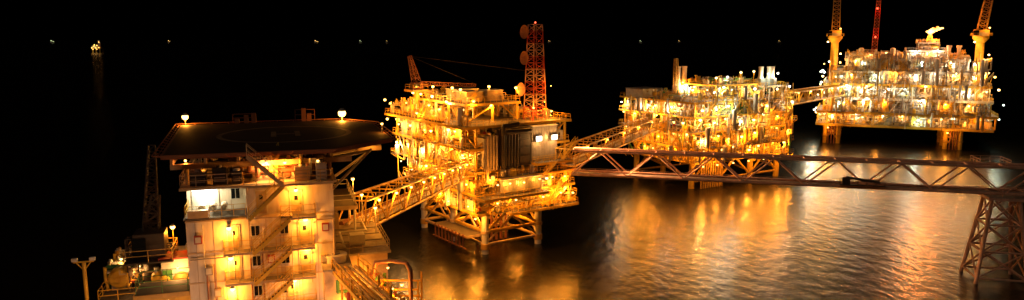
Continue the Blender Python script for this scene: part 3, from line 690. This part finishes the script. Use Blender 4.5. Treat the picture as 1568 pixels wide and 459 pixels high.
for (u,v,z) in ((15.1,12,30.4),(16.3,15,28),(17,9,27.8)):
    al.cyl((u,v,25.1),(u,v,z),.05,'white',6); lamp(al,AX,(u,v,z),'sod',350,.17)
lamp(al,AX,(12.9,-2.8,22.2),'sod',400,.12); lamp(al,AX,(14.2,1.6,23.2),'sod',400,.14); lamp(al,AX,(18.5,2.5,21.5),'sod',700,.15)
al.done()
DS = empty('satellite_dish',(-20.2,74,25.1)); a = MB('dish_and_mast',DS)
a.cyl((0,0,0),(0,0,5.6),.14,'white',10); a.beam((0,0,5.2),(.3,-.4,5.9),.12,'white'); dish(a,(.5,-.6,6.1),(.75,-.55,.35),1.15,'white','grey'); a.done()

# ---- pipe rack
PR = empty('pipe_rack',(-14.6,62.5,0),(0,0,R(-62))); a = MB('rack_and_pipes',PR)
for k in range(5): a.cyl((0,-1.0+k*.42,25.1),(14,-1.0+k*.42,25.1),.13,('yellow','tan','yellow2','steel','tan')[k],10)
for k in range(14):
    a.beam((k,-1.3,24.85),(k,1.0,24.85),.14,'yellow'); 
    if k%3==0:
        for y in (-1.3,1.0): a.beam((k,y,12),(k,y,25.9),.16,'yellow')
for y in (-1.35,1.05): a.beam((0,y,24.9),(14,y,24.9),.14,'yellow',.3); rail(a,[(0,y,25.1),(14,y,25.1)],'yellow',1.0,1.3,.05)
a.box(1,13,-1.2,.9,21.5,21.6,'deckgrey'); clutter(a,random.Random(3),0.5,13,-1.2,3,21.6,24.7,40,['yellow','tan','red','yellow2','green'],.7)
lm = MB('lamps',PR); lamp(lm,PR,(3,-.4,24.3),'sod',260,.12); lamp(lm,PR,(7,1.4,24.2),'sod',300,.12); lamp(lm,PR,(3.5,2.6,25.6),'sod',350,.1); lm.done(); a.done()
RP = empty('riser_pipework',(-10.5,60,0)); a = MB('pipes',RP)
for k in range(3):
    o = k*.42; a.pipe([(-1.8+o*.3,1.2-o,24.6),(-1.2,1.2-o,25.9+o*.35),(.2,.6-o,26.2+o*.35),(1.6,0-o,26.2+o*.35),(1.9,-o,25.6+o*.3),(2.0+o*.3,-.4-o,12)],.14,('red','red','salmon')[k],12)
for k in range(4): a.pipe([(-1.3+k*.55,-.6,12),(-1.3+k*.55,-.6,24.4-.4*k),(-1.3+k*.55,2.2,24.4-.4*k)],.12,('green','yellow','tan','red')[k],10)
for z in (22.8,24.2): a.beam((-1.8,-.9,z),(2.6,-.9,z),.12,'yellow'); a.beam((-1.8,1.4,z),(2.6,1.4,z),.12,'yellow')
for x in (-1.8,2.6):
    for y in (-.9,1.4): a.beam((x,y,12),(x,y,25),.14,'yellow')
a.done(); lm = MB('lamps',RP); lamp(lm,RP,(.6,-1.8,24.6),'sod',250,.1); lm.done()

# ---- barge: hull, left deck
BG = empty('barge_hull',(-27.5,60,0),(0,0,R(18))); a = MB('hull',BG)
a.box(-26,16,-34,30,-3,7.5,'hull'); a.box(-26.3,16.3,-34.3,30.3,7.5,7.9,'deckgrey'); a.done()
LD_ = empty('barge_service_deck',(-27.5,60,0),(0,0,R(18))); a = MB('deck_and_railings',LD_)
deck(a,-8.2,-.2,5,17,21.8,'deckgrey','yellow2',railm='yellow',dep=.5); 
for (u,v) in ((-8,5.3),(-4,5.3),(-8,16),(-4,16)): a.cyl((u,v,7.9),(u,v,21.5),.25,'yellow2',10)
deck(a,-4.5,-.2,1.2,4.6,23.4,'deckgrey','yellow2',railm='green',dep=.4)
clutter(a,random.Random(5),-8,-.5,5.5,16,21.8,24.5,60,['yellow','green','white','tan','yellow2'],.8)
a.box(-3.0,-.6,6,8,21.8,25.0,'white'); a.box(-3.2,-.4,5.8,8.2,25.0,25.15,'red'); a.box(-2.9,-2.1,5.94,5.99,22,24,'green')
a.done(); lm = MB('lamps',LD_)
lm.cyl((-2.2,9,25),(-2.2,9,27.2),.05,'yellow',6); lamp(lm,LD_,(-2.2,9,27.3),'sod',400,.22)
for (u,v,z) in ((-1.5,5,24.4),(-5,7,24.3),(-7,10,24.3),(-2,1.4,22.6)): lamp(lm,LD_,(u,v,z),'warm',240,.11)
lm.done()
CR = empty('deck_crane',(-33.6,66,0),(0,0,R(18))); a = MB('pedestal_and_boom',CR)
a.cyl((0,0,7.9),(0,0,25),.8,'black',14); a.box(-1.3,1.3,-1.2,1.4,25,27.4,'dark'); a.box(-1.35,-.2,-1.5,-.2,25.3,27,'glass')
lattice(a,(0,.5,27),(-.2,6,34.5),1.3,.6,12,'dark','dark',.06,.04); lattice(a,(0,1,27.2),(.5,1.3,30.5),1.2,.7,4,'dark','dark',.06,.04)
a.beam((.5,1.3,30.5),(-.2,6,34.5),.05,'black'); lattice(a,(-1.4,-.5,15),(-1.5,-.5,27),.9,.9,12,'dark','dark',.06,.04); lattice(a,(1.4,0,15),(1.4,0,26),.9,.9,12,'dark','dark',.06,.04)
rail(a,rect(-2,2,-2,2,25),'yellow2'); a.box(-2.05,2.05,-2.05,2.05,24.85,24.99,'dark')
a.done()
LP = empty('navigation_light_mast',(-37.6,62,0),(0,0,R(18))); a = MB('mast',LP)
a.cyl((0,0,7.9),(0,0,25.6),.16,'yellow',10); a.beam((-.8,0,25.7),(.8,0,25.7),.12,'yellow'); 
for x in (-.7,.7): a.box(x-.22,x+.22,-.15,.15,25.78,26.05,'white')
a.beam((-.6,0,25.7),(0,0,24.9),.08,'yellow'); a.beam((.6,0,25.7),(0,0,24.9),.08,'yellow'); a.box(-.3,.3,-.3,.3,21,22,'tan')
a.done(); plight(LP,(1.5,-2,23),SOD,60,.1)

# ================================================================== DISTANT RIG & BOATS
DR = empty('offshore_drilling_rig',(-1402,2500,0)); a = MB('rig',DR)
for x in (-12,12):
    for y in (-10,10): a.cyl((x,y,-5),(x,y,14),2,'yellow',8)
deck(a,-16,16,-13,13,15,'grey','yellow',rails=False); a.box(-14,-2,-10,10,15,24,'white'); a.box(2,13,-8,8,15,20,'yellow'); lattice(a,(6,0,20),(6,0,42),7,2,6,'red','white',.5,.3)
for (x,z) in ((-13,17),(-6,22),(0,17),(5,25),(11,18),(-9,12),(4,12),(-3,27)): a.ball((x,-14,z),1.4,'b_rig'); 
a.ball((6,-3,36),1.4,'b_rig')
a.done()
def boat(x,y,kind,s=1.0):
    B = empty('fishing_boat',(x,y,0)); a = MB('hull_and_cabin',B)
    a.add([(-22,-5,0),(18,-5,0),(28,0,0),(18,5,0),(-22,5,0),(-24,-6,6),(20,-6,6),(33,0,8),(20,6,6),(-24,6,6)],[(0,1,6,5),(1,2,7,6),(2,3,8,7),(3,4,9,8),(4,0,5,9),(5,6,7,8,9)],'hull')
    a.box(-18,-4,-4,4,6,15,'white'); a.cyl((-8,0,15),(-8,0,30),.5,'grey',6); a.cyl((8,0,6),(8,0,22),.4,'grey',6)
    a.ball((-8,-1,30),5*s,kind); a.ball((6,-1,20),3*s,kind)
    if s>1: a.ball((22,-1,18),4,kind)
    a.done()
for (px,k,s_) in ((94,'b_distw',1.1),(270,'b_dist',.9),(490,'b_dist',1.1),(557,'b_distw',.9),(597,'b_dist',.5),(840,'b_dist',.7),(977,'b_distw',.9),(1035,'b_dist',.6),(1185,'b_dist',.6)):
    boat((px-784)/1120*9000/.99, 9000, k, s_)
print('faces', sum(len(m.polygons) for m in bpy.data.meshes), 'lights', sum(1 for o in bpy.data.objects if o.type=='LIGHT'))
